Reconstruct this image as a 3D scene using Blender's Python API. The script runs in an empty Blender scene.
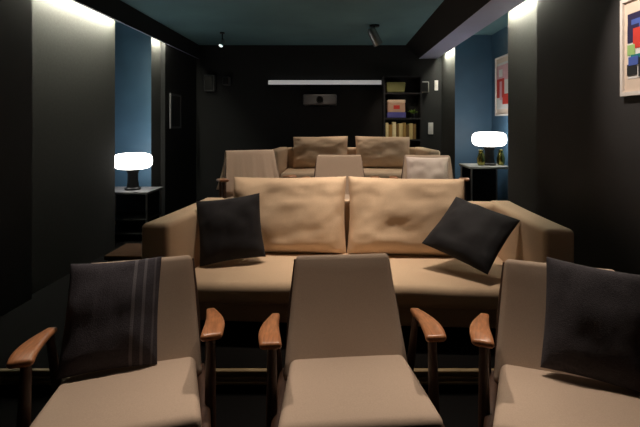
import bpy, bmesh, math, random
from mathutils import Vector, Matrix, Euler, noise

S = bpy.context.scene
COL = S.collection
R = math.radians
random.seed(7)

# ------------------------------------------------------------------ helpers
def lin(r, g, b):
    f = lambda c: (c/255/12.92) if c/255 <= 0.04045 else ((c/255+0.055)/1.055)**2.4
    return (f(r), f(g), f(b), 1.0)

def mat(name, col, rough=0.8, metal=0.0, var=0.12, scale=30.0, bump=0.0, bscale=200.0, sheen=0.0,
        emit=None, estr=0.0, spec=0.5, stretch=None):
    m = bpy.data.materials.new(name); m.use_nodes = True
    nt = m.node_tree; b = nt.nodes['Principled BSDF']
    b.inputs['Roughness'].default_value = rough
    b.inputs['Metallic'].default_value = metal
    b.inputs['Specular IOR Level'].default_value = spec
    if sheen:
        b.inputs['Sheen Weight'].default_value = sheen
        b.inputs['Sheen Roughness'].default_value = 0.5
    tc = nt.nodes.new('ShaderNodeTexCoord')
    src = tc.outputs['Object']
    if stretch:
        mp = nt.nodes.new('ShaderNodeMapping'); mp.inputs['Scale'].default_value = stretch
        nt.links.new(src, mp.inputs['Vector']); src = mp.outputs['Vector']
    n = nt.nodes.new('ShaderNodeTexNoise'); n.inputs['Scale'].default_value = scale
    n.inputs['Detail'].default_value = 5
    nt.links.new(src, n.inputs['Vector'])
    rp = nt.nodes.new('ShaderNodeValToRGB')
    rp.color_ramp.elements[0].position = 0.3; rp.color_ramp.elements[1].position = 0.7
    rp.color_ramp.elements[0].color = (*[c*(1-var) for c in col[:3]], 1)
    rp.color_ramp.elements[1].color = (*[min(1, c*(1+var)) for c in col[:3]], 1)
    nt.links.new(n.outputs['Fac'], rp.inputs['Fac'])
    nt.links.new(rp.outputs['Color'], b.inputs['Base Color'])
    if bump:
        n2 = nt.nodes.new('ShaderNodeTexNoise'); n2.inputs['Scale'].default_value = bscale
        nt.links.new(src, n2.inputs['Vector'])
        bp = nt.nodes.new('ShaderNodeBump'); bp.inputs['Strength'].default_value = bump
        bp.inputs['Distance'].default_value = 0.004
        nt.links.new(n2.outputs['Fac'], bp.inputs['Height'])
        nt.links.new(bp.outputs['Normal'], b.inputs['Normal'])
    if emit:
        b.inputs['Emission Color'].default_value = emit
        b.inputs['Emission Strength'].default_value = estr
    return m

def finish(name, bm, m, parent=None, smooth=True):
    bmesh.ops.recalc_face_normals(bm, faces=bm.faces[:])
    me = bpy.data.meshes.new(name)
    bm.to_mesh(me); bm.free()
    for p in me.polygons: p.use_smooth = smooth
    if smooth: me.set_sharp_from_angle(angle=R(50))
    for mm in (m if isinstance(m, (list, tuple)) else [m]): me.materials.append(mm)
    o = bpy.data.objects.new(name, me); COL.objects.link(o)
    if parent: o.parent = parent
    return o

def thing(name, label, cat, loc=(0, 0, 0), rotz=0.0, group=None):
    o = bpy.data.objects.new(name, None); COL.objects.link(o)
    o.empty_display_size = 0.1
    o.location = loc; o.rotation_euler = (0, 0, rotz)
    o['label'] = label; o['category'] = cat
    if group: o['group'] = group
    return o

def tag(o, label, cat, group=None):
    o['label'] = label; o['category'] = cat
    if group: o['group'] = group
    return o

def dup(root, loc, rotz, label):
    r = root.copy(); COL.objects.link(r); r.location = loc; r.rotation_euler = (0, 0, rotz); r['label'] = label
    for ch in list(root.children):
        c = ch.copy(); COL.objects.link(c); c.parent = r
        for g in list(ch.children):
            d = g.copy(); COL.objects.link(d); d.parent = c
    return r

def struct(name, bm, m):
    o = finish(name, bm, m, None, False); o['kind'] = 'structure'; return o

def box(bm, lo, hi, mi=0):
    x0, y0, z0 = lo; x1, y1, z1 = hi
    v = [bm.verts.new(p) for p in ((x0,y0,z0),(x1,y0,z0),(x1,y1,z0),(x0,y1,z0),(x0,y0,z1),(x1,y0,z1),(x1,y1,z1),(x0,y1,z1))]
    for f in ((0,3,2,1),(4,5,6,7),(0,1,5,4),(1,2,6,5),(2,3,7,6),(3,0,4,7)):
        bm.faces.new([v[i] for i in f]).material_index = mi
    return bm

def B(lo, hi): return box(bmesh.new(), lo, hi)

def soft(size, r=0.02, step=0.06, deform=None, M=None, bm=None):
    """a closed box with rounded edges and an even mesh, centred on the origin"""
    bm = bm or bmesh.new()
    hs = [s/2 for s in size]
    r = min(r, min(hs)*0.98)
    ax = []
    for h in hs:
        n = max(1, int(round(2*(h-r)/step)))
        c = [-h, -h+r*0.35, -h+r*0.68] + [-(h-r) + 2*(h-r)*i/n for i in range(n+1)] + [h-r*0.68, h-r*0.35, h]
        ax.append(c)
    cache = {}
    def V(i, j, k):
        key = (i, j, k)
        if key in cache: return cache[key]
        p = Vector((ax[0][i], ax[1][j], ax[2][k]))
        q = Vector([max(-(h-r), min(h-r, c)) for c, h in zip(p, hs)])
        d = p - q
        if d.length > 1e-9: p = q + d.normalized()*r
        if deform: p = deform(p)
        if M: p = M @ p
        cache[key] = bm.verts.new(p); return cache[key]
    N = [len(a)-1 for a in ax]
    for i in range(N[0]):
        for j in range(N[1]):
            for k in (0, N[2]): bm.faces.new((V(i,j,k), V(i+1,j,k), V(i+1,j+1,k), V(i,j+1,k)))
    for i in range(N[0]):
        for k in range(N[2]):
            for j in (0, N[1]): bm.faces.new((V(i,j,k), V(i+1,j,k), V(i+1,j,k+1), V(i,j,k+1)))
    for j in range(N[1]):
        for k in range(N[2]):
            for i in (0, N[0]): bm.faces.new((V(i,j,k), V(i,j+1,k), V(i,j+1,k+1), V(i,j,k+1)))
    return bm

def tube(pts, radii, n=12, bm=None, flat=1.0, caps=True):
    """round bar along pts; flat squashes its second section axis"""
    bm = bm or bmesh.new()
    pts = [Vector(p) for p in pts]; rings = []
    for i, p in enumerate(pts):
        t = (pts[min(i+1, len(pts)-1)] - pts[max(i-1, 0)]).normalized()
        a = Vector((0, 1, 0)) if abs(t.y) < 0.9 else Vector((1, 0, 0))
        u = t.cross(a).normalized(); w = t.cross(u).normalized()
        rr = radii[i] if isinstance(radii, (list, tuple)) else radii
        rings.append([bm.verts.new(p + u*rr*math.cos(2*math.pi*k/n) + w*rr*flat*math.sin(2*math.pi*k/n)) for k in range(n)])
    for a, b in zip(rings, rings[1:]):
        for k in range(n): bm.faces.new((a[k], a[(k+1) % n], b[(k+1) % n], b[k]))
    if caps: bm.faces.new(rings[0]); bm.faces.new(rings[-1])
    return bm

def lathe(prof, n=32, bm=None, at=(0, 0, 0)):
    bm = bm or bmesh.new(); at = Vector(at); rings = []
    for r, z in prof:
        if r < 1e-6: rings.append([bm.verts.new(at + Vector((0, 0, z)))])
        else: rings.append([bm.verts.new(at + Vector((r*math.cos(2*math.pi*k/n), r*math.sin(2*math.pi*k/n), z))) for k in range(n)])
    for a, b in zip(rings, rings[1:]):
        for k in range(n):
            k2 = (k+1) % n
            if len(a) == 1 and len(b) == 1: continue
            if len(a) == 1: bm.faces.new((a[0], b[k], b[k2]))
            elif len(b) == 1: bm.faces.new((a[k], a[k2], b[0]))
            else: bm.faces.new((a[k], a[k2], b[k2], b[k]))
    for rg in (rings[0], rings[-1]):
        if len(rg) > 2: bm.faces.new(rg)
    return bm

def cushion(w, h, t, a=2.6, pinch=0.05, wr=0.006, seed=0, n=28, rib=0.0, sag=0.0):
    """knife-edge cushion standing in the XZ plane, thickness along Y, origin at its centre"""
    bm = bmesh.new()
    us = [math.sin((i/n-0.5)*math.pi) for i in range(n+1)]
    front, back = {}, {}
    for i, u in enumerate(us):
        for j, v in enumerate(us):
            x = w/2*u*(1 - pinch*math.cos(v*math.pi/2)*abs(u)**2)
            z = h/2*v*(1 - pinch*math.cos(u*math.pi/2)*abs(v)**2)
            if sag: z -= sag*(1-u*u)*max(0, v)
            th = t/2*max(0.0, (1-abs(u)**a)*(1-abs(v)**a))**0.5
            edge = i in (0, n) or j in (0, n)
            nz = noise.noise(Vector((u*2.2+seed*7.1, v*2.2, seed*3.3)))*wr*3 + noise.noise(Vector((u*6+seed, v*6, seed)))*wr
            k = min(1.0, th/(t*0.25)) if t else 0
            rb = rib*math.sin(u*38) if rib else 0
            front[i, j] = bm.verts.new((x, -th - (nz+rb)*k, z))
            back[i, j] = front[i, j] if edge else bm.verts.new((x, th + nz*k, z))
    for i in range(n):
        for j in range(n):
            bm.faces.new((front[i,j], front[i+1,j], front[i+1,j+1], front[i,j+1]))
            f = (back[i,j], back[i,j+1], back[i+1,j+1], back[i+1,j])
            try: bm.faces.new(f)
            except ValueError: pass
    return bm

def place(o, loc, rot): o.location = loc; o.rotation_euler = rot; return o

# ------------------------------------------------------------------ materials
M = {}
M['wall']    = mat('charcoal_wall_paint', lin(54, 54, 56), 0.7, var=0.08, scale=3, bump=0.1, bscale=80)
M['panel']   = mat('dark_grey_wall_fabric', lin(56, 56, 54), 0.85, var=0.10, scale=40, bump=0.3, bscale=300)
M['black']   = mat('black_wall_paint', lin(23, 23, 24), 0.75, var=0.06, scale=3, bump=0.1, bscale=80)
M['blue']    = mat('petrol_blue_wall_paint', lin(70, 102, 128), 0.5, var=0.08, scale=3)
M['ceil']    = mat('dark_teal_ceiling_paint', lin(108, 148, 158), 0.7, var=0.14, scale=1.2)
M['soffit']  = mat('black_soffit_face', lin(22, 22, 24), 0.8, var=0.05, scale=4)
M['soffitu'] = mat('lit_soffit_underside', lin(178, 182, 214), 0.7, var=0.05, scale=4)  # light caught by the underside is put into this pale blue
M['carpet']  = mat('black_carpet', lin(15, 14, 14), 0.95, var=0.25, scale=180, bump=0.6, bscale=400, spec=0.1)
M['nosing']  = mat('brown_wooden_nosing', lin(142, 122, 88), 0.6, var=0.25, scale=6, stretch=(1, 20, 20))
M['fabric']  = mat('beige_woven_fabric', lin(186, 164, 144), 0.9, var=0.06, scale=220, bump=0.25, bscale=500, sheen=0.0)
M['fabric2'] = mat('sand_sofa_fabric', lin(206, 180, 153), 0.9, var=0.05, scale=160, bump=0.25, bscale=420, sheen=0.0)
M['pale']    = mat('pale_pink_linen', lin(226, 210, 200), 0.9, var=0.04, scale=160, bump=0.2, bscale=420)
M['navy']    = mat('navy_black_velvet', lin(17, 16, 24), 0.85, var=0.15, scale=30, bump=0.2, bscale=200, sheen=0.04)
M['char']    = mat('charcoal_wool', lin(66, 62, 66), 0.95, var=0.2, scale=120, bump=0.6, bscale=260)
M['wood']    = mat('oiled_teak', lin(168, 112, 74), 0.3, var=0.3, scale=8, stretch=(12, 1.2, 12))
M['darkwood']= mat('dark_stained_wood', lin(66, 42, 28), 0.55, var=0.3, scale=8, stretch=(12, 12, 1.2))
M['bmetal']  = mat('black_metal', lin(28, 28, 28), 0.4, 0.6, var=0.05)
M['matwood'] = mat('matt_brown_wood', lin(80, 57, 42), 0.95, var=0.2, scale=8, spec=0.1, stretch=(1.2, 12, 12))
M['steel']   = mat('brushed_steel', lin(170, 170, 168), 0.3, 1.0, var=0.05)
M['brass']   = mat('olive_brass', lin(150, 145, 80), 0.25, 1.0, var=0.08, scale=6)
M['top']     = mat('grey_stone_top', lin(150, 150, 145), 0.3, var=0.15, scale=14)
M['white']   = mat('white_frame_paint', lin(232, 228, 224), 0.5, var=0.02)
M['mount']   = mat('cream_mount_board', lin(222, 205, 190), 0.8, var=0.02)
M['pgrey']   = mat('grey_plastic', lin(96, 96, 98), 0.5, var=0.03)
M['lamp']    = mat('opal_glass_lit', lin(250, 248, 244), 0.3, var=0.01, emit=(1, 0.95, 0.88, 1), estr=7.0)
M['led']     = mat('led_strip_lit', lin(250, 250, 230), 0.5, var=0.01, emit=(1, 0.98, 0.78, 1), estr=230.0)
M['bar']     = mat('light_bar_diffuser_lit', lin(240, 240, 240), 0.5, var=0.01, emit=(1, 0.98, 0.95, 1), estr=0.24)
M['lens']    = mat('spot_lens_lit', lin(250, 250, 250), 0.4, var=0.01, emit=(0.85, 1, 0.95, 1), estr=1.2)

# dark wool with a few paler woven stripes running down one side
M['striped'] = mat('striped_charcoal_wool', lin(66, 62, 68), 0.95, var=0.2, scale=120, bump=0.6, bscale=260)
nt = M['striped'].node_tree; pb = nt.nodes['Principled BSDF']; base = pb.inputs['Base Color'].links[0].from_socket
tc = nt.nodes.new('ShaderNodeTexCoord'); sx = nt.nodes.new('ShaderNodeSeparateXYZ'); nt.links.new(tc.outputs['Object'], sx.inputs[0])
rp = nt.nodes.new('ShaderNodeValToRGB'); rp.color_ramp.interpolation = 'CONSTANT'
mr = nt.nodes.new('ShaderNodeMapRange'); mr.inputs['From Min'].default_value = -0.2; mr.inputs['From Max'].default_value = 0.2
nt.links.new(sx.outputs['X'], mr.inputs['Value']); nt.links.new(mr.outputs['Result'], rp.inputs['Fac'])
for e in range(5): rp.color_ramp.elements.new(0.5)
for e, (p, c) in zip(rp.color_ramp.elements, ((0, 0), (0.70, 1), (0.735, 0), (0.81, 1), (0.84, 0), (0.92, 0.7), (0.94, 0))):
    e.position = p; e.color = (c, c, c, 1)
mx = nt.nodes.new('ShaderNodeMix'); mx.data_type = 'RGBA'
nt.links.new(rp.outputs['Color'], mx.inputs['Factor']); nt.links.new(base, mx.inputs[6])
mx.inputs[7].default_value = lin(104, 100, 104); nt.links.new(mx.outputs[2], pb.inputs['Base Color'])

# ------------------------------------------------------------------ room
H = 1.485            # eye height
ZS, ZC = 2.585, 2.815
struct('floor', B((-3.2, -1.4, -0.1), (2.6, 7.4, 0)), M['carpet'])
struct('platform', B((-3.05, 2.39, 0), (2.3, 7.2, 0.12)), M['carpet'])
struct('platform', B((-1.5, 3.95, 0.12), (2.3, 7.2, 0.345)), M['carpet'])
struct('platform', B((-1.5, 5.45, 0.345), (1.5, 7.2, 0.55)), M['carpet'])
bm = bmesh.new()
soft((4.05, 0.03, 0.032), 0.008, 0.3, M=Matrix.Translation((-0.33, 2.376, 0.1045)), bm=bm)
soft((4.05, 0.026, 0.024), 0.006, 0.3, M=Matrix.Translation((-0.33, 2.371, 0.075)), bm=bm)
soft((4.05, 0.022, 0.018), 0.005, 0.3, M=Matrix.Translation((-0.33, 2.366, 0.053)), bm=bm)
o = finish('trim_1', bm, M['nosing']); o['kind'] = 'structure'
struct('ceiling', B((-3.2, -1.4, ZC), (2.6, 7.4, ZC+0.1)), M['ceil'])
struct('wall_back', B((-3.2, 7.2, 0), (2.6, 7.4, ZC)), M['black'])
struct('wall_front', B((-3.2, -1.4, 0), (2.6, -1.3, ZC)), M['black'])
# left side: near wall, lit panel, alcove, far wall
struct('wall_left', B((-3.2, -1.3, 0), (-2.39, 3.335, ZC)), M['wall'])
struct('wall_left', B((-3.2, 3.335, 0), (-2.45, 4.69, ZC)), M['panel'])
struct('wall_left', B((-3.2, 4.69, 0), (-2.97, 5.6, ZC)), M['blue'])
def returned(name, lo, hi, m):
    """a wall block whose near end face is the blue return of the alcove"""
    bm = B(lo, hi)
    for f in bm.faces:
        if f.calc_center_median().y < lo[1]+0.001: f.material_index = 1
    return struct(name, bm, [m, M['blue']])
returned('wall_left', (-3.2, 5.6, 0), (-2.45, 5.9, ZC), M['panel'])
struct('wall_left', B((-3.2, 5.9, 0), (-2.39, 7.2, ZC)), M['black'])
# right side
struct('wall_right', B((1.70, -1.3, 0), (2.6, 3.648, ZC)), M['wall'])
struct('wall_right', B((1.75, 3.648, 0), (2.6, 4.395, ZC)), M['panel'])
struct('wall_right', B((2.3, 4.395, 0), (2.6, 6.39, ZC)), M['blue'])
returned('wall_right', (1.75, 6.39, 0), (2.6, 7.2, ZC), M['panel'])
# soffits: black inner face, underside toned grey-blue for the light it catches
def soffit(x0, x1, y0, y1, xt=None):
    bm = B((x0, y0, ZS), (x1, y1, ZC))
    if xt is not None:                      # raked inner face
        for v in bm.verts:
            if v.co.z > ZC-0.01 and v.co.x < x0+0.01: v.co.x = xt
    for f in bm.faces:
        if f.calc_center_median().z < ZS+0.01: f.material_index = 1
    return struct('soffit', bm, [M['soffit'], M['soffitu']])
soffit(-2.365, -2.34, -1.3, 7.2)
soffit(1.36, 1.67, -1.3, 7.2, 1.14)
# LED strips on the wall-side face of the soffits
def led(x0, x1, y0, y1):
    o = finish('led_light_strip', B((x0, y0, ZS+0.035), (x1, y1, ZS+0.047)), M['led'], None, False); return o
tag(led(-2.40, -2.366, 3.36, 4.67), 'cream light strip behind the left soffit above the near grey panel', 'light strip')
tag(led(-2.40, -2.366, 5.62, 5.88), 'short cream light strip behind the left soffit beyond the alcove', 'light strip')
tag(led(1.671, 1.70, 3.67, 4.38), 'cream light strip behind the right soffit above the near grey panel', 'light strip')
tag(led(1.671, 1.70, 6.41, 6.98), 'cream light strip behind the right soffit beyond the blue alcove', 'light strip')

# ------------------------------------------------------------------ armchair
def armchair(label, loc, rotz, group):
    t = thing('armchair', label, 'armchair', loc, rotz, group)
    # seat cushion: wider at the front, front edge a little higher, crowned
    def ds(p):
        k = (0.25 - p.y)/0.5                      # 0 rear .. 1 front
        x = p.x*(0.90 + 0.12*k)
        z = p.z + 0.020*k
        if p.z > 0: z += 0.014*(1-(p.x/0.31)**2)*(1-((p.y)/0.25)**2)
        return Vector((x, p.y, z))
    finish('seat', soft((0.60, 0.50, 0.115), 0.035, 0.05, ds, Matrix.Translation((0, -0.01, 0.338))), M['fabric'], t)
    # backrest: tapering upholstered board, reclined, slightly dished
    def db(p):
        k = (p.z + 0.29)/0.58
        x = p.x*(1.015 - 0.19*k)
        y = p.y - 0.012*(1-(p.x/0.29)**2)*(-1) + 0.025*math.sin(k*math.pi)*0.5
        return Vector((x, y, p.z))
    Mb = Matrix.Translation((0, 0.372, 0.535)) @ Matrix.Rotation(R(-25), 4, 'X')
    finish('backrest', soft((0.595, 0.085, 0.565), 0.03, 0.05, db, Mb), M['fabric'], t)
    for s in (-1, 1):
        # paddle arm: broad at the front, drawn in towards the back
        def da(p):
            k = (0.18 - p.y)/0.36
            w = 0.62 + 0.85*math.sin(min(1, max(0, k))*math.pi*0.62)
            x = p.x*w + s*0.018*math.sin(k*math.pi)
            z = p.z + 0.045*k - 0.05*max(0, k-0.75)**2*4
            return Vector((x, p.y, z))
        am = soft((0.062, 0.36, 0.028), 0.013, 0.03, da, Matrix.Translation((s*0.338, 0.13, 0.562)))
        finish('arm', am, M['wood'], t)
        finish('leg', tube([(s*0.338, 0.01, 0.575), (s*0.336, -0.02, 0.33), (s*0.345, -0.10, 0.0)], [0.019, 0.023, 0.013], bm=None), M['darkwood'], t)
        finish('leg', tube([(s*0.338, 0.27, 0.55), (s*0.33, 0.33, 0.30), (s*0.335, 0.45, 0.0)], [0.016, 0.021, 0.012]), M['darkwood'], t)
        finish('side_rail', tube([(s*0.318, -0.25, 0.315), (s*0.305, 0.05, 0.29), (s*0.30, 0.34, 0.27)], [0.017, 0.022, 0.019], flat=1.3), M['darkwood'], t)
        finish('back_post', tube([(s*0.283, 0.30, 0.27), (s*0.272, 0.415, 0.52), (s*0.245, 0.53, 0.76)], [0.015, 0.015, 0.010]), M['darkwood'], t)
    finish('front_rail', tube([(-0.318, -0.235, 0.285), (0.318, -0.235, 0.285)], 0.016, flat=1.3), M['darkwood'], t)
    finish('rear_rail', tube([(-0.30, 0.31, 0.265), (0.30, 0.31, 0.265)], 0.016, flat=1.3), M['darkwood'], t)
    return t

GF = None
c_mid = armchair('beige armchair with wooden arms in the middle of the front row, nothing on it', (0.065, 1.78, 0), R(5), None)
c_left = dup(c_mid, (-0.865, 1.72, 0), R(17), 'beige wooden-armed armchair at left of the front row, holding a striped dark cushion')
c_right = dup(c_mid, (0.92, 1.65, 0), R(-20), 'beige wooden-armed armchair at right of the front row, holding a plain charcoal cushion')
Z2 = 0.345
c_rl = dup(c_mid, (-0.79, 4.26, Z2), R(22), 'beige wooden-armed armchair at the left of the row behind the large sofa')
dup(c_mid, (0.03, 4.28, Z2), R(2), 'beige wooden-armed armchair in the middle of the row behind the large sofa')
c_rr = dup(c_mid, (0.90, 4.24, Z2), R(-10), 'beige wooden-armed armchair with a pale cushion, behind the large sofa at the right')

# cushions on the chairs
SETTLE = []
o = finish('cushion', cushion(0.395, 0.47, 0.11, pinch=0.04, rib=0.0015, wr=0.003, seed=3), M['striped'])
tag(o, 'dark grey cushion with paler stripes down one side, leaning on the left front armchair', 'cushion')
place(o, (-1.028, 1.952, 0.68), (R(-25), R(0), R(17))); SETTLE.append((o, c_left, (0.0012, -0.004, 0), 0.60))
o = finish('cushion', cushion(0.41, 0.47, 0.12, pinch=0.04, wr=0.003, seed=5), M['char'])
tag(o, 'plain charcoal cushion leaning on the right front armchair, cut by the photo edge', 'cushion')
place(o, (1.118, 1.855, 0.68), (R(-25), R(6), R(-20))); SETTLE.append((o, c_right, (-0.0012, -0.004, 0), 0.60))
o = finish('cushion', cushion(0.44, 0.42, 0.13, pinch=0.05, seed=8), M['pale'])
tag(o, 'pale pinkish white cushion on the right armchair behind the large sofa', 'cushion')
place(o, (0.925, 4.42, Z2+0.64), (R(-24), 0, R(-10))); SETTLE.append((o, c_rr, (-0.0005, -0.004, 0), 0.925))

# light throw hanging over the back of the left chair of the second row: front flap, fold over the top, rear flap
def throw():
    bm = bmesh.new(); nu, prof = 40, []
    c, si = math.cos(R(25)), math.sin(R(25))
    def P(a, off): return (0.372 + a*si - off*c, 0.535 + a*c + off*si)
    for q in range(15): prof.append((*P(-0.15 + 0.45*q/14, 0.058), 1 - q/14))     # up the front face
    for q in range(1, 7):
        a = math.pi*q/7; prof.append((*P(0.30 + 0.035*math.sin(a), -0.012 + 0.07*math.cos(a)), 0.0))
    for q in range(12): prof.append((*P(0.30 - 0.36*q/11, -0.088), q/11))
    g = {}
    for i in range(nu+1):
        u = -1 + 2*i/nu
        for j, (y, z, k) in enumerate(prof):
            hw = 0.262 + (0.10 if j > 17 else 0.03)*k**1.3
            f = 0.014*k*math.sin(u*13 + 1.0) + 0.006*math.sin(u*29)*k
            side = 1 if j > 17 else -1
            g[i, j] = (u*hw, y + side*(f + 0.02*k), z)
    V1 = {q: bm.verts.new(p) for q, p in g.items()}
    np_ = len(prof)
    for i in range(nu):
        for j in range(np_-1): bm.faces.new((V1[i, j], V1[i+1, j], V1[i+1, j+1], V1[i, j+1]))
    o = finish('throw_blanket', bm, M['fabric'])
    sm = o.modifiers.new('thickness', 'SOLIDIFY'); sm.thickness = 0.008; sm.offset = 1.0
    return o
o = throw(); o.location = (-0.79, 4.26, Z2); o.rotation_euler = (0, 0, R(22))
tag(o, 'beige throw blanket hanging over the left armchair behind the large sofa', 'blanket')

# ------------------------------------------------------------------ sofas
def sofa(label, loc, rotz, k=1.0, seed=0, wd=2.6, hk=1.0, cf=0.82, gap=0.004, off=-0.055):
    """front towards -Y, origin under its middle"""
    t = thing('sofa', label, 'sofa', loc, rotz)
    w = wd; dp = 1.0*k; ar = 0.185*k; iw = w - 2*ar
    fab = M['fabric2']
    finish('base', soft((w-0.06, dp-0.10, 0.125*hk), 0.015, 0.2, None, Matrix.Translation((0, 0.02, 0.1585*hk))), M['fabric'], t)
    def dsc(p):
        z = p.z
        if p.z > 0: z += 0.012*math.cos(p.x/iw*math.pi) + 0.006*noise.noise(Vector((p.x*3+seed, p.y*4, 0)))
        return Vector((p.x, p.y, z))
    sc = finish('seat_cushion', soft((iw-0.006, 0.84*dp, 0.13*hk), 0.05, 0.05, dsc, Matrix.Translation((0, -0.085*k, 0.297*hk))), fab, t)
    for s in (-1, 1):
        def dar(p):
            kk = (0.5*dp - p.y)/dp
            return Vector((p.x + s*0.05*kk*kk, p.y, p.z - 0.0*kk))
        finish('arm', soft((ar, dp, 0.635*hk), 0.035, 0.08, dar, Matrix.Translation((s*(w/2-ar/2-0.02), 0, 0.4175*hk))), fab, t)
        for yy in (-0.42*k, 0.42*k):
            finish('leg', tube([(s*(w/2-0.14), yy, 0.11*hk), (s*(w/2-0.14), yy, 0)], [0.024, 0.018]), M['bmetal'], t)
    finish('backrest', soft((iw+0.04, 0.17*k, 0.61*hk), 0.04, 0.1, None, Matrix.Translation((0, dp/2-0.095*k, 0.425*hk))), fab, t)
    cw = iw/2*cf
    for i, s in enumerate((-1, 1)):
        c = finish('back_cushion', cushion(cw, 0.60*hk, 0.30*k, a=5.0, pinch=0.035, wr=0.010, seed=seed+i*4+1, n=36, sag=0.0), fab, t)
        place(c, (s*(cw/2+gap)+off, 0.245*k, 0.645*hk), (R(-13), R(1.0*s), R(1.5*s)))
    return t

SX, SY, SR = 0.112, 3.12, R(-3.4)
big = sofa('large sand coloured sofa with two big back cushions on the first platform', (SX, SY, 0.12), SR, 1.0, 0, 2.62)
sofa('smaller sand coloured sofa at the back, half hidden behind the armchair row', (0.20, 6.05, 0.55), 0, 0.86, 20, 2.25, 0.80, 0.84, 0.05, 0.0)

o = finish('throw_pillow', cushion(0.46, 0.46, 0.16, pinch=0.06, seed=11), M['navy'])
tag(o, 'navy black throw pillow upright in the left corner of the large sofa', 'pillow')
place(o, (-0.785, 3.12, 0.76), (R(-18), R(-6), R(10))); SETTLE.append((o, big, (0.001, -0.004, 0), 0.725))
o = finish('throw_pillow', cushion(0.48, 0.48, 0.15, pinch=0.06, seed=12), M['navy'])
tag(o, 'navy black throw pillow tipped on its corner at the right of the large sofa', 'pillow')
place(o, (0.92, 2.98, 0.78), (R(-53), R(13), R(-42))); SETTLE.append((o, big, (-0.001, -0.004, 0), 0.748))

# ------------------------------------------------------------------ side tables and lamps
def side_table(label, loc, w, d, h, shelves=0, topm='top'):
    t = thing('side_table', label, 'side table', loc)
    finish('table_top', soft((w, d, 0.028), 0.006, 0.2, None, Matrix.Translation((0, 0, h-0.014))), M[topm], t)
    for sx in (-1, 1):
        for sy in (-1, 1):
            finish('leg', tube([(sx*(w/2-0.03), sy*(d/2-0.03), h-0.028), (sx*(w/2-0.03), sy*(d/2-0.03), 0)], 0.011), M['steel'], t)
    finish('back_panel', B((-w/2+0.02, d/2-0.03, 0.04), (w/2-0.02, d/2-0.015, h-0.028)), M['black'], t, False)  # black sheet added to darken the space below the top
    for q in range(shelves):
        finish('shelf', soft((w-0.04, d-0.04, 0.02), 0.004, 0.2, None, Matrix.Translation((0, 0, 0.09+0.16*q))), M['bmetal'], t)
    return t

def table_lamp(label, loc):
    t = thing('table_lamp', label, 'lamp', loc)
    prof = [(0, 0), (0.085, 0), (0.09, 0.006), (0.09, 0.018), (0.07, 0.03), (0.06, 0.10), (0.058, 0.19), (0.075, 0.23), (0.085, 0.243), (0, 0.244)]
    finish('lamp_base', lathe(prof, 36), M['bmetal'], t)
    a, hh = 0.218, 0.095
    pr = []
    for i in range(17):
        q = -math.pi/2 + math.pi*i/16
        pr.append((max(0.0, a*abs(math.cos(q))**0.4) if 0 < i < 16 else 0.0, 0.34 + hh*math.copysign(abs(math.sin(q))**0.7, math.sin(q))))
    finish('lamp_shade', lathe(pr, 40), M['lamp'], t)
    return t

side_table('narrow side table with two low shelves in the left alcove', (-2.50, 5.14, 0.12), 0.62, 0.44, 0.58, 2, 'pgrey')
table_lamp('glowing pill shaped lamp in the left alcove', (-2.46, 5.12, 0.701))
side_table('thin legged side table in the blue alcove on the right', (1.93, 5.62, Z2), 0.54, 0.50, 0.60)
for x, lab in ((1.86, 'small olive gold vase left of the lamp on the right alcove table'), (2.135, 'small olive gold vase right of the lamp on the right alcove table')):
    v = finish('vase', lathe([(0, 0), (0.035, 0), (0.05, 0.03), (0.052, 0.09), (0.035, 0.15), (0.028, 0.185), (0.034, 0.20), (0.026, 0.20), (0.02, 0.185), (0.02, 0.10), (0, 0.10)], 28), M['brass'])
    v.location = (x, 5.55 if x < 2 else 5.60, Z2+0.601); tag(v, lab, 'vase', 'olive gold vases')
table_lamp('glowing pill shaped lamp in the right alcove below the red picture', (1.99, 5.62, Z2+0.601))

t = thing('end_table', 'low brown wooden end table beside the left arm of the large sofa', 'end table', (-1.60, 3.36, 0.12))
finish('table_top', soft((0.30, 0.34, 0.035), 0.008, 0.2, None, Matrix.Translation((0, 0, 0.3625))), M['matwood'], t)
for sx in (-1, 1):
    for sy in (-1, 1):
        finish('leg', tube([(sx*0.12, sy*0.13, 0.345), (sx*0.12, sy*0.13, 0)], [0.02, 0.015]), M['darkwood'], t)

# ------------------------------------------------------------------ pictures
def art_mat(name, scale, cols, seed):
    m = bpy.data.materials.new(name); m.use_nodes = True
    nt = m.node_tree; b = nt.nodes['Principled BSDF']; b.inputs['Roughness'].default_value = 0.6
    tc = nt.nodes.new('ShaderNodeTexCoord'); mp = nt.nodes.new('ShaderNodeMapping')
    mp.inputs['Location'].default_value = seed
    nt.links.new(tc.outputs['Object'], mp.inputs['Vector'])
    v = nt.nodes.new('ShaderNodeTexVoronoi'); v.inputs['Scale'].default_value = scale
    nt.links.new(mp.outputs['Vector'], v.inputs['Vector'])
    s = nt.nodes.new('ShaderNodeSeparateColor'); nt.links.new(v.outputs['Color'], s.inputs['Color'])
    rp = nt.nodes.new('ShaderNodeValToRGB'); rp.color_ramp.interpolation = 'CONSTANT'
    while len(rp.color_ramp.elements) < len(cols): rp.color_ramp.elements.new(0.5)
    for i, c in enumerate(cols):
        rp.color_ramp.elements[i].position = i/len(cols); rp.color_ramp.elements[i].color = c
    nt.links.new(s.outputs['Red'], rp.inputs['Fac']); nt.links.new(rp.outputs['Color'], b.inputs['Base Color'])
    return m

def solid(n, c): return mat(n, c, 0.7, var=0.04)
RED, BLU, NAV, TEA, GRE, WHI, BLK, PNK = (solid('ink_red', lin(205, 60, 50)), solid('ink_blue', lin(70, 95, 175)), solid('ink_navy', lin(40, 35, 75)),
    solid('ink_teal', lin(30, 120, 130)), solid('ink_green', lin(150, 190, 120)), solid('ink_white', lin(220, 220, 220)), solid('ink_black', lin(35, 38, 42)), solid('ink_rose', lin(215, 170, 180)))

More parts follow.
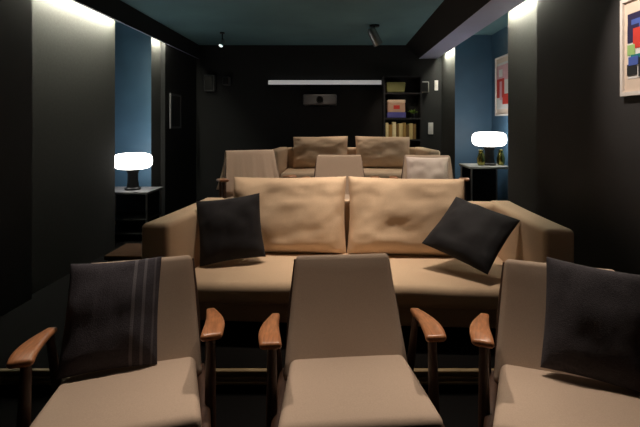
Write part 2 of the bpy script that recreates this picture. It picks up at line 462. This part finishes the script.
def wall_picture(label, y0, y1, z0, z1, x, shapes, inks, mw):
    """hangs on a right-hand wall, its face towards -X; shapes are (ya, yb, za, zb, ink) in 0..1 of the printed area"""
    t = thing('framed_picture', label, 'picture', (x, (y0+y1)/2, z0))
    hy = (y1-y0)/2; hz = z1-z0; fw = 0.022
    bm = bmesh.new()
    box(bm, (-0.03, -hy, 0), (-0.002, hy, fw)); box(bm, (-0.03, -hy, hz-fw), (-0.002, hy, hz))
    box(bm, (-0.03, -hy, fw), (-0.002, -hy+fw, hz-fw)); box(bm, (-0.03, hy-fw, fw), (-0.002, hy, hz-fw))
    finish('frame', bm, M['white'], t, False)
    finish('mount', B((-0.016, -hy+fw, fw), (-0.004, hy-fw, hz-fw)), M['mount'], t, False)
    bm = bmesh.new()
    ay, az = hy-fw-mw[0], hz-2*fw-2*mw[1]
    for i, (ya, yb, za, zb, mi) in enumerate(shapes):
        dx = 0.0006*i
        box(bm, (-0.0185-dx, ay - 2*ay*yb, fw+mw[1]+az*za), (-0.0161, ay - 2*ay*ya, fw+mw[1]+az*zb), mi)
    finish('print', bm, inks, t, False)
    return t
inks = [RED, BLU, NAV, TEA, GRE, WHI, BLK, PNK]
# 0 along the print is its far edge
wall_picture('white framed colourful abstract print on the dark right wall, cut by the photo edge', 2.11, 2.53, 1.648, 2.215, 1.70,
    [(0,1,0,1,5),(0,.55,.82,1,2),(.1,1,.70,.9,1),(0,.3,.55,.82,2),(.15,.8,.45,.76,0),(0,.2,.36,.52,4),(.35,.7,.30,.52,7),(.1,.9,.24,.36,3),
     (.0,.25,.05,.22,6),(.3,.5,.02,.30,6),(.6,.9,.08,.20,6),(.7,1,.4,.6,1),(.05,.3,.2,.33,1)], inks, (0.03, 0.075))
wall_picture('white framed red and pink picture on the blue alcove wall at the right', 5.66, 6.18, 1.60, 2.43, 2.30,
    [(0,1,0,1,5),(0,1,.62,.95,7),(.0,.65,.25,.66,0),(.25,.45,.2,.6,7),(.5,1,.1,.32,0),(.2,.5,.70,.86,5)], inks, (0.03, 0.07))

def far_picture():
    t = thing('framed_picture', 'small dim dark picture on the far left wall beyond the alcove', 'picture', (-2.38, 6.22, 1.42))
    box_bm = bmesh.new()
    box(box_bm, (0.002, -0.2, 0), (0.025, 0.2, 0.03)); box(box_bm, (0.002, -0.2, 0.47), (0.025, 0.2, 0.50))
    box(box_bm, (0.002, -0.2, 0.03), (0.025, -0.17, 0.47)); box(box_bm, (0.002, 0.17, 0.03), (0.025, 0.2, 0.47))
    finish('frame', box_bm, M['pgrey'], t, False)
    finish('print', B((0.004, -0.17, 0.03), (0.014, 0.17, 0.47)), M['wall'], t, False)
far_picture()

# ------------------------------------------------------------------ back wall fittings
t = thing('light_bar', 'long grey white light bar high across the black back wall', 'light', (-0.22, 7.2, 2.14))
finish('bar_housing', B((-0.955, -0.10, -0.03), (0.95, -0.002, -0.0)), M['bmetal'], t, False)  # metal housing of the bar, beneath the diffuser
finish('diffuser', soft((1.89, 0.06, 0.075), 0.01, 0.3, None, Matrix.Translation((0, -0.05, 0.0385))), M['bar'], t)
t = thing('projector', 'grey projector on a bracket on the back wall under the light bar', 'projector', (-0.29, 6.985, 1.79))
finish('body', soft((0.54, 0.36, 0.17), 0.025, 0.1, None, Matrix.Translation((0, 0, 0.085))), M['pgrey'], t)
finish('lens', lathe([(0, 0), (0.05, 0), (0.055, 0.03), (0.045, 0.03), (0.04, 0.015), (0, 0.015)], 24, None), M['bmetal'], t)
o = t.children[-1]; o.location = (0.0, -0.175, 0.085); o.rotation_euler = (R(90), 0, 0)
finish('bracket', B((-0.15, -0.12, -0.02), (0.15, 0.215, 0.0)), M['bmetal'], t, False)

def speaker(label, x, z, w, h, m):
    t = thing('wall_speaker', label, 'speaker', (x, 7.2, z))
    finish('cabinet', soft((w, 0.12, h), 0.012, 0.1, None, Matrix.Translation((0, -0.062, h/2))), m, t)
    finish('grille', soft((w*0.82, 0.012, h*0.85), 0.004, 0.1, None, Matrix.Translation((0, -0.126, h/2))), M['bmetal'], t)
speaker('dim dark speaker on the back wall, left end, larger of two', -2.14, 2.03, 0.17, 0.27, M['pgrey'])
speaker('dim dark speaker on the back wall, left end, smaller of two', -1.86, 2.13, 0.11, 0.14, M['pgrey'])
speaker('grey speaker high on the back wall right of the bookcase', 1.425, 2.01, 0.17, 0.18, M['top'])
def plate(name, label, cat, x, z, w, h):
    t = thing(name, label, cat, (x, 7.2, z))
    finish('plate', soft((w, 0.02, h), 0.008, 0.05, None, Matrix.Translation((0, -0.012, h/2))), M['white'], t)
    finish('inset', soft((w*0.6, 0.01, h*0.5), 0.004, 0.05, None, Matrix.Translation((0, -0.024, h/2))), M['white'], t)
plate('wall_switch', 'white rectangular wall fitting low at the right end of the back wall', 'switch', 1.56, 1.31, 0.085, 0.20)
plate('wall_switch', 'slim white wall fitting high at the right end of the back wall', 'switch', 1.655, 2.05, 0.06, 0.17)

# bookcase with things on it
t = thing('bookcase', 'black open bookcase against the back wall behind the rear sofa', 'bookcase', (1.05, 7.04, 0.55))
finish('side_panel', B((-0.31, -0.14, 0), (-0.285, 0.155, 1.72)), M['black'], t, False)
finish('side_panel', B((0.285, -0.14, 0), (0.31, 0.155, 1.72)), M['black'], t, False)
finish('back_panel', B((-0.285, 0.135, 0), (0.285, 0.155, 1.72)), M['black'], t, False)
for z in (0.02, 0.36, 0.66, 1.01, 1.42, 1.695):
    finish('shelf', B((-0.285, -0.14, z), (0.285, 0.135, z+0.025)), M['black'], t, False)
SH1, SH2, SH3 = 0.55+0.686, 0.55+1.036, 0.55+1.446
nb = 9; x = 0.775
words = ['first', 'second', 'third', 'fourth', 'fifth', 'sixth', 'seventh', 'eighth', 'ninth']
bc = [lin(214, 200, 150), lin(150, 118, 60), lin(226, 214, 170), lin(120, 92, 45), lin(205, 185, 130), lin(160, 130, 70), lin(110, 84, 40), lin(200, 180, 120), lin(130, 100, 50)]
cn = ['cream', 'ochre', 'pale cream', 'brown', 'straw', 'tan', 'dark brown', 'sand', 'bronze']
for i in range(nb):
    w = (0.045, 0.055, 0.06, 0.04, 0.06, 0.05, 0.045, 0.055, 0.05)[i]; h = (0.27, 0.24, 0.28, 0.25, 0.26, 0.27, 0.24, 0.26, 0.25)[i]
    o = finish('book', soft((w, 0.18, h), 0.006, 0.1, None, Matrix.Translation((0, 0, h/2))), mat('cover_'+cn[i].replace(' ', '_'), bc[i], 0.7, var=0.05))
    o.location = (x + w/2, 7.02, SH1)
    x += w + 0.004
    tag(o, '%s coloured book, %s from the left in the bookcase row above the rear sofa' % (cn[i], words[i]), 'book', 'books in the bookcase row')
t = thing('storage_box', 'cream and red box on the middle bookcase shelf, on a blue book', 'box', (0.95, 7.02, SH2+0.092))
finish('body', soft((0.28, 0.2, 0.15), 0.01, 0.1, None, Matrix.Translation((0, 0, 0.075))), solid('box_tan', lin(196, 160, 135)), t)
finish('lid', soft((0.29, 0.21, 0.05), 0.01, 0.1, None, Matrix.Translation((0, 0, 0.176))), solid('box_cream', lin(230, 205, 180)), t)
finish('label_panel', B((-0.05, -0.106, 0.05), (0.05, -0.1005, 0.11)), RED, t, False)
o = finish('book', soft((0.30, 0.22, 0.09), 0.008, 0.1, None, Matrix.Translation((0, 0, 0.045))), solid('cover_violet_blue', lin(80, 80, 150)))
o.location = (0.95, 7.02, SH2+0.0005); tag(o, 'thick violet blue book lying flat under the cream and red box', 'book')
o = finish('basket', soft((0.30, 0.2, 0.17), 0.02, 0.05, lambda p: Vector((p.x*(1+p.z*0.6), p.y, p.z)), Matrix.Translation((0, 0, 0.085))), solid('olive_weave', lin(120, 120, 72)))
o.location = (0.94, 7.02, SH3+0.0005); tag(o, 'olive coloured box shaped basket on the top bookcase shelf', 'basket')
t = thing('potted_plant', 'small green plant at the right of the middle bookcase shelf', 'plant', (1.24, 7.0, SH2+0.0005))
finish('pot', lathe([(0, 0), (0.035, 0), (0.045, 0.07), (0.038, 0.07), (0.034, 0.06), (0, 0.06)], 20), M['bmetal'], t)
bm = bmesh.new()
for i in range(16):
    a = i*2.4; e = R(30+35*random.random()); L = 0.09+0.06*random.random()
    d = Vector((math.cos(a)*math.cos(e), math.sin(a)*math.cos(e), math.sin(e))); p0 = Vector((0, 0, 0.062))
    s = d.cross(Vector((0, 0, 1))).normalized()*0.014
    if p0.x + d.x*L > 0.075: d.x *= 0.4
    p1, p2 = p0 + d*L*0.55, p0 + d*L - Vector((0, 0, 0.02))
    up = Vector((0, 0, 0.003))
    top = [bm.verts.new(q) for q in (p0+up, p1+s+up, p2+up, p1-s+up)]; bot = [bm.verts.new(q) for q in (p0-up, p1+s-up, p2-up, p1-s-up)]
    bm.faces.new(top); bm.faces.new(bot[::-1])
    for k in range(4): bm.faces.new((top[k], top[(k+1) % 4], bot[(k+1) % 4], bot[k]))
finish('leaves', bm, solid('leaf_green', lin(96, 130, 40)), t)

# ------------------------------------------------------------------ ceiling spotlights
def spotlight(label, x, y, tilt, az, lens='lens', drop=0.06, k=1.0):
    t = thing('ceiling_spotlight', label, 'spotlight', (x, y, ZC-0.001), az)
    finish('ceiling_plate', lathe([(0, 0), (0.05*k, 0), (0.05*k, -0.018), (0, -0.018)], 24), M['bmetal'], t)
    finish('stem', tube([(0, 0, -0.018), (0, 0, -drop)], 0.009), M['bmetal'], t)
    h = finish('head', lathe([(0, 0.09*k), (0.035*k, 0.09*k), (0.045*k, 0.06*k), (0.048*k, -0.09*k), (0.042*k, -0.09*k), (0.04*k, -0.075*k), (0, -0.075*k)], 24), M['steel'], t)
    h.location = (0, 0, -drop-0.075*k); h.rotation_euler = (tilt, 0, 0)
    l = finish('lens', lathe([(0, 0), (0.039*k, 0), (0.039*k, -0.006), (0, -0.006)], 24), M[lens], h)
    l.location = (0, 0, -0.0755*k)
    return t
spotlight('steel ceiling spotlight right of centre, tilted towards the back', 0.49, 5.75, R(32), R(-60), 'lens', 0.05, 1.35)
spotlight('small ceiling spotlight with a glowing lens left of centre', -1.68, 6.2, R(-40), R(-20), 'lens', 0.10, 0.7)

# ------------------------------------------------------------------ let loose cushions rest just clear of what they lean on
from mathutils.bvhtree import BVHTree
def tree_of(root):
    bpy.context.view_layer.update()
    vs, ps = [], []
    for q in [root] + list(root.children_recursive):
        if q.type != 'MESH': continue
        b = len(vs); vs += [q.matrix_world @ v.co for v in q.data.vertices]
        ps += [tuple(b+i for i in p.vertices) for p in q.data.polygons]
    return BVHTree.FromPolygons(vs, ps)
def settle(o, host, step, zt):
    h = tree_of(host); n = 0
    st = Vector(step)
    while tree_of(o).overlap(h) and n < 150:      # forward until it clears the back it leans on
        o.location += st; n += 1
    k = fails = 0; good = o.location.copy()
    while k < 160 and o.location.z > zt and fails < 5:   # then down onto the seat, easing forward where it catches
        k += 1
        o.location.z -= 0.004
        if tree_of(o).overlap(h):
            o.location.z += 0.004; o.location += st; fails += 1
        else:
            good = o.location.copy(); fails = 0
    o.location = good
    print('settled', o.name, n, k, [round(c, 3) for c in o.location])
for args in SETTLE: settle(*args)

# ------------------------------------------------------------------ light
w = bpy.data.worlds.new('room_dark'); S.world = w; w.use_nodes = True
w.node_tree.nodes['Background'].inputs[0].default_value = (0.5, 0.6, 0.7, 1)
w.node_tree.nodes['Background'].inputs[1].default_value = 0.0

def spot(name, loc, target, power, col, size=R(70), blend=0.6, rad=0.05):
    l = bpy.data.lights.new(name, 'SPOT'); l.energy = power; l.color = col; l.spot_size = size; l.spot_blend = blend
    l.shadow_soft_size = rad
    o = bpy.data.objects.new(name, l); COL.objects.link(o); o.location = loc
    o.rotation_euler = (Vector(target)-Vector(loc)).to_track_quat('-Z', 'Y').to_euler()
    return o
WARM = (1.0, 0.82, 0.64); NEUT = (1.0, 0.84, 0.70)
for x, pw in ((-0.45, 112), (0.55, 148)):
    spot('downlight_sofa', (x, 3.0, ZC-0.02), (x*0.8, 3.3, 0.5), pw, WARM, R(62), 0.9, 0.06)
for x in (-0.9, 0.05, 0.95):
    spot('downlight_front', (x, 2.60, ZC-0.02), (x, 1.42, 0.4), 140, NEUT, R(52), 1.0, 0.06)
for x in (-0.8, 0.1, 0.9):
    spot('downlight_rear', (x, 4.55, ZC-0.02), (x, 4.6, 0.9), 60, NEUT, R(75), 0.8, 0.06)
for x in (-0.25, 0.6):
    spot('downlight_back', (x, 6.35, ZC-0.02), (x, 6.3, 1.0), 50, WARM, R(70), 0.8, 0.06)
spot('bookcase_spot', (0.53, 6.02, ZC-0.22), (1.0, 6.95, 1.5), 25, WARM, R(50), 0.7, 0.03)
spot('picture_light', (0.9, 2.3, ZC-0.02), (1.70, 2.3, 1.95), 85, NEUT, R(50), 0.8, 0.03)

# ------------------------------------------------------------------ camera
cd = bpy.data.cameras.new('camera'); cam = bpy.data.objects.new('camera', cd); COL.objects.link(cam)
cam.location = (0, 0, H); cam.rotation_euler = (R(90), 0, 0)
cd.sensor_width = 36; cd.lens = 427/640*36
cd.shift_x = -18/640; cd.shift_y = -89.5/640
cd.clip_start = 0.05
S.camera = cam
vs = S.view_settings
vs.view_transform = 'Standard'; vs.look = 'None'; vs.gamma = 1.0; vs.use_curve_mapping = False; vs.exposure = 0.0
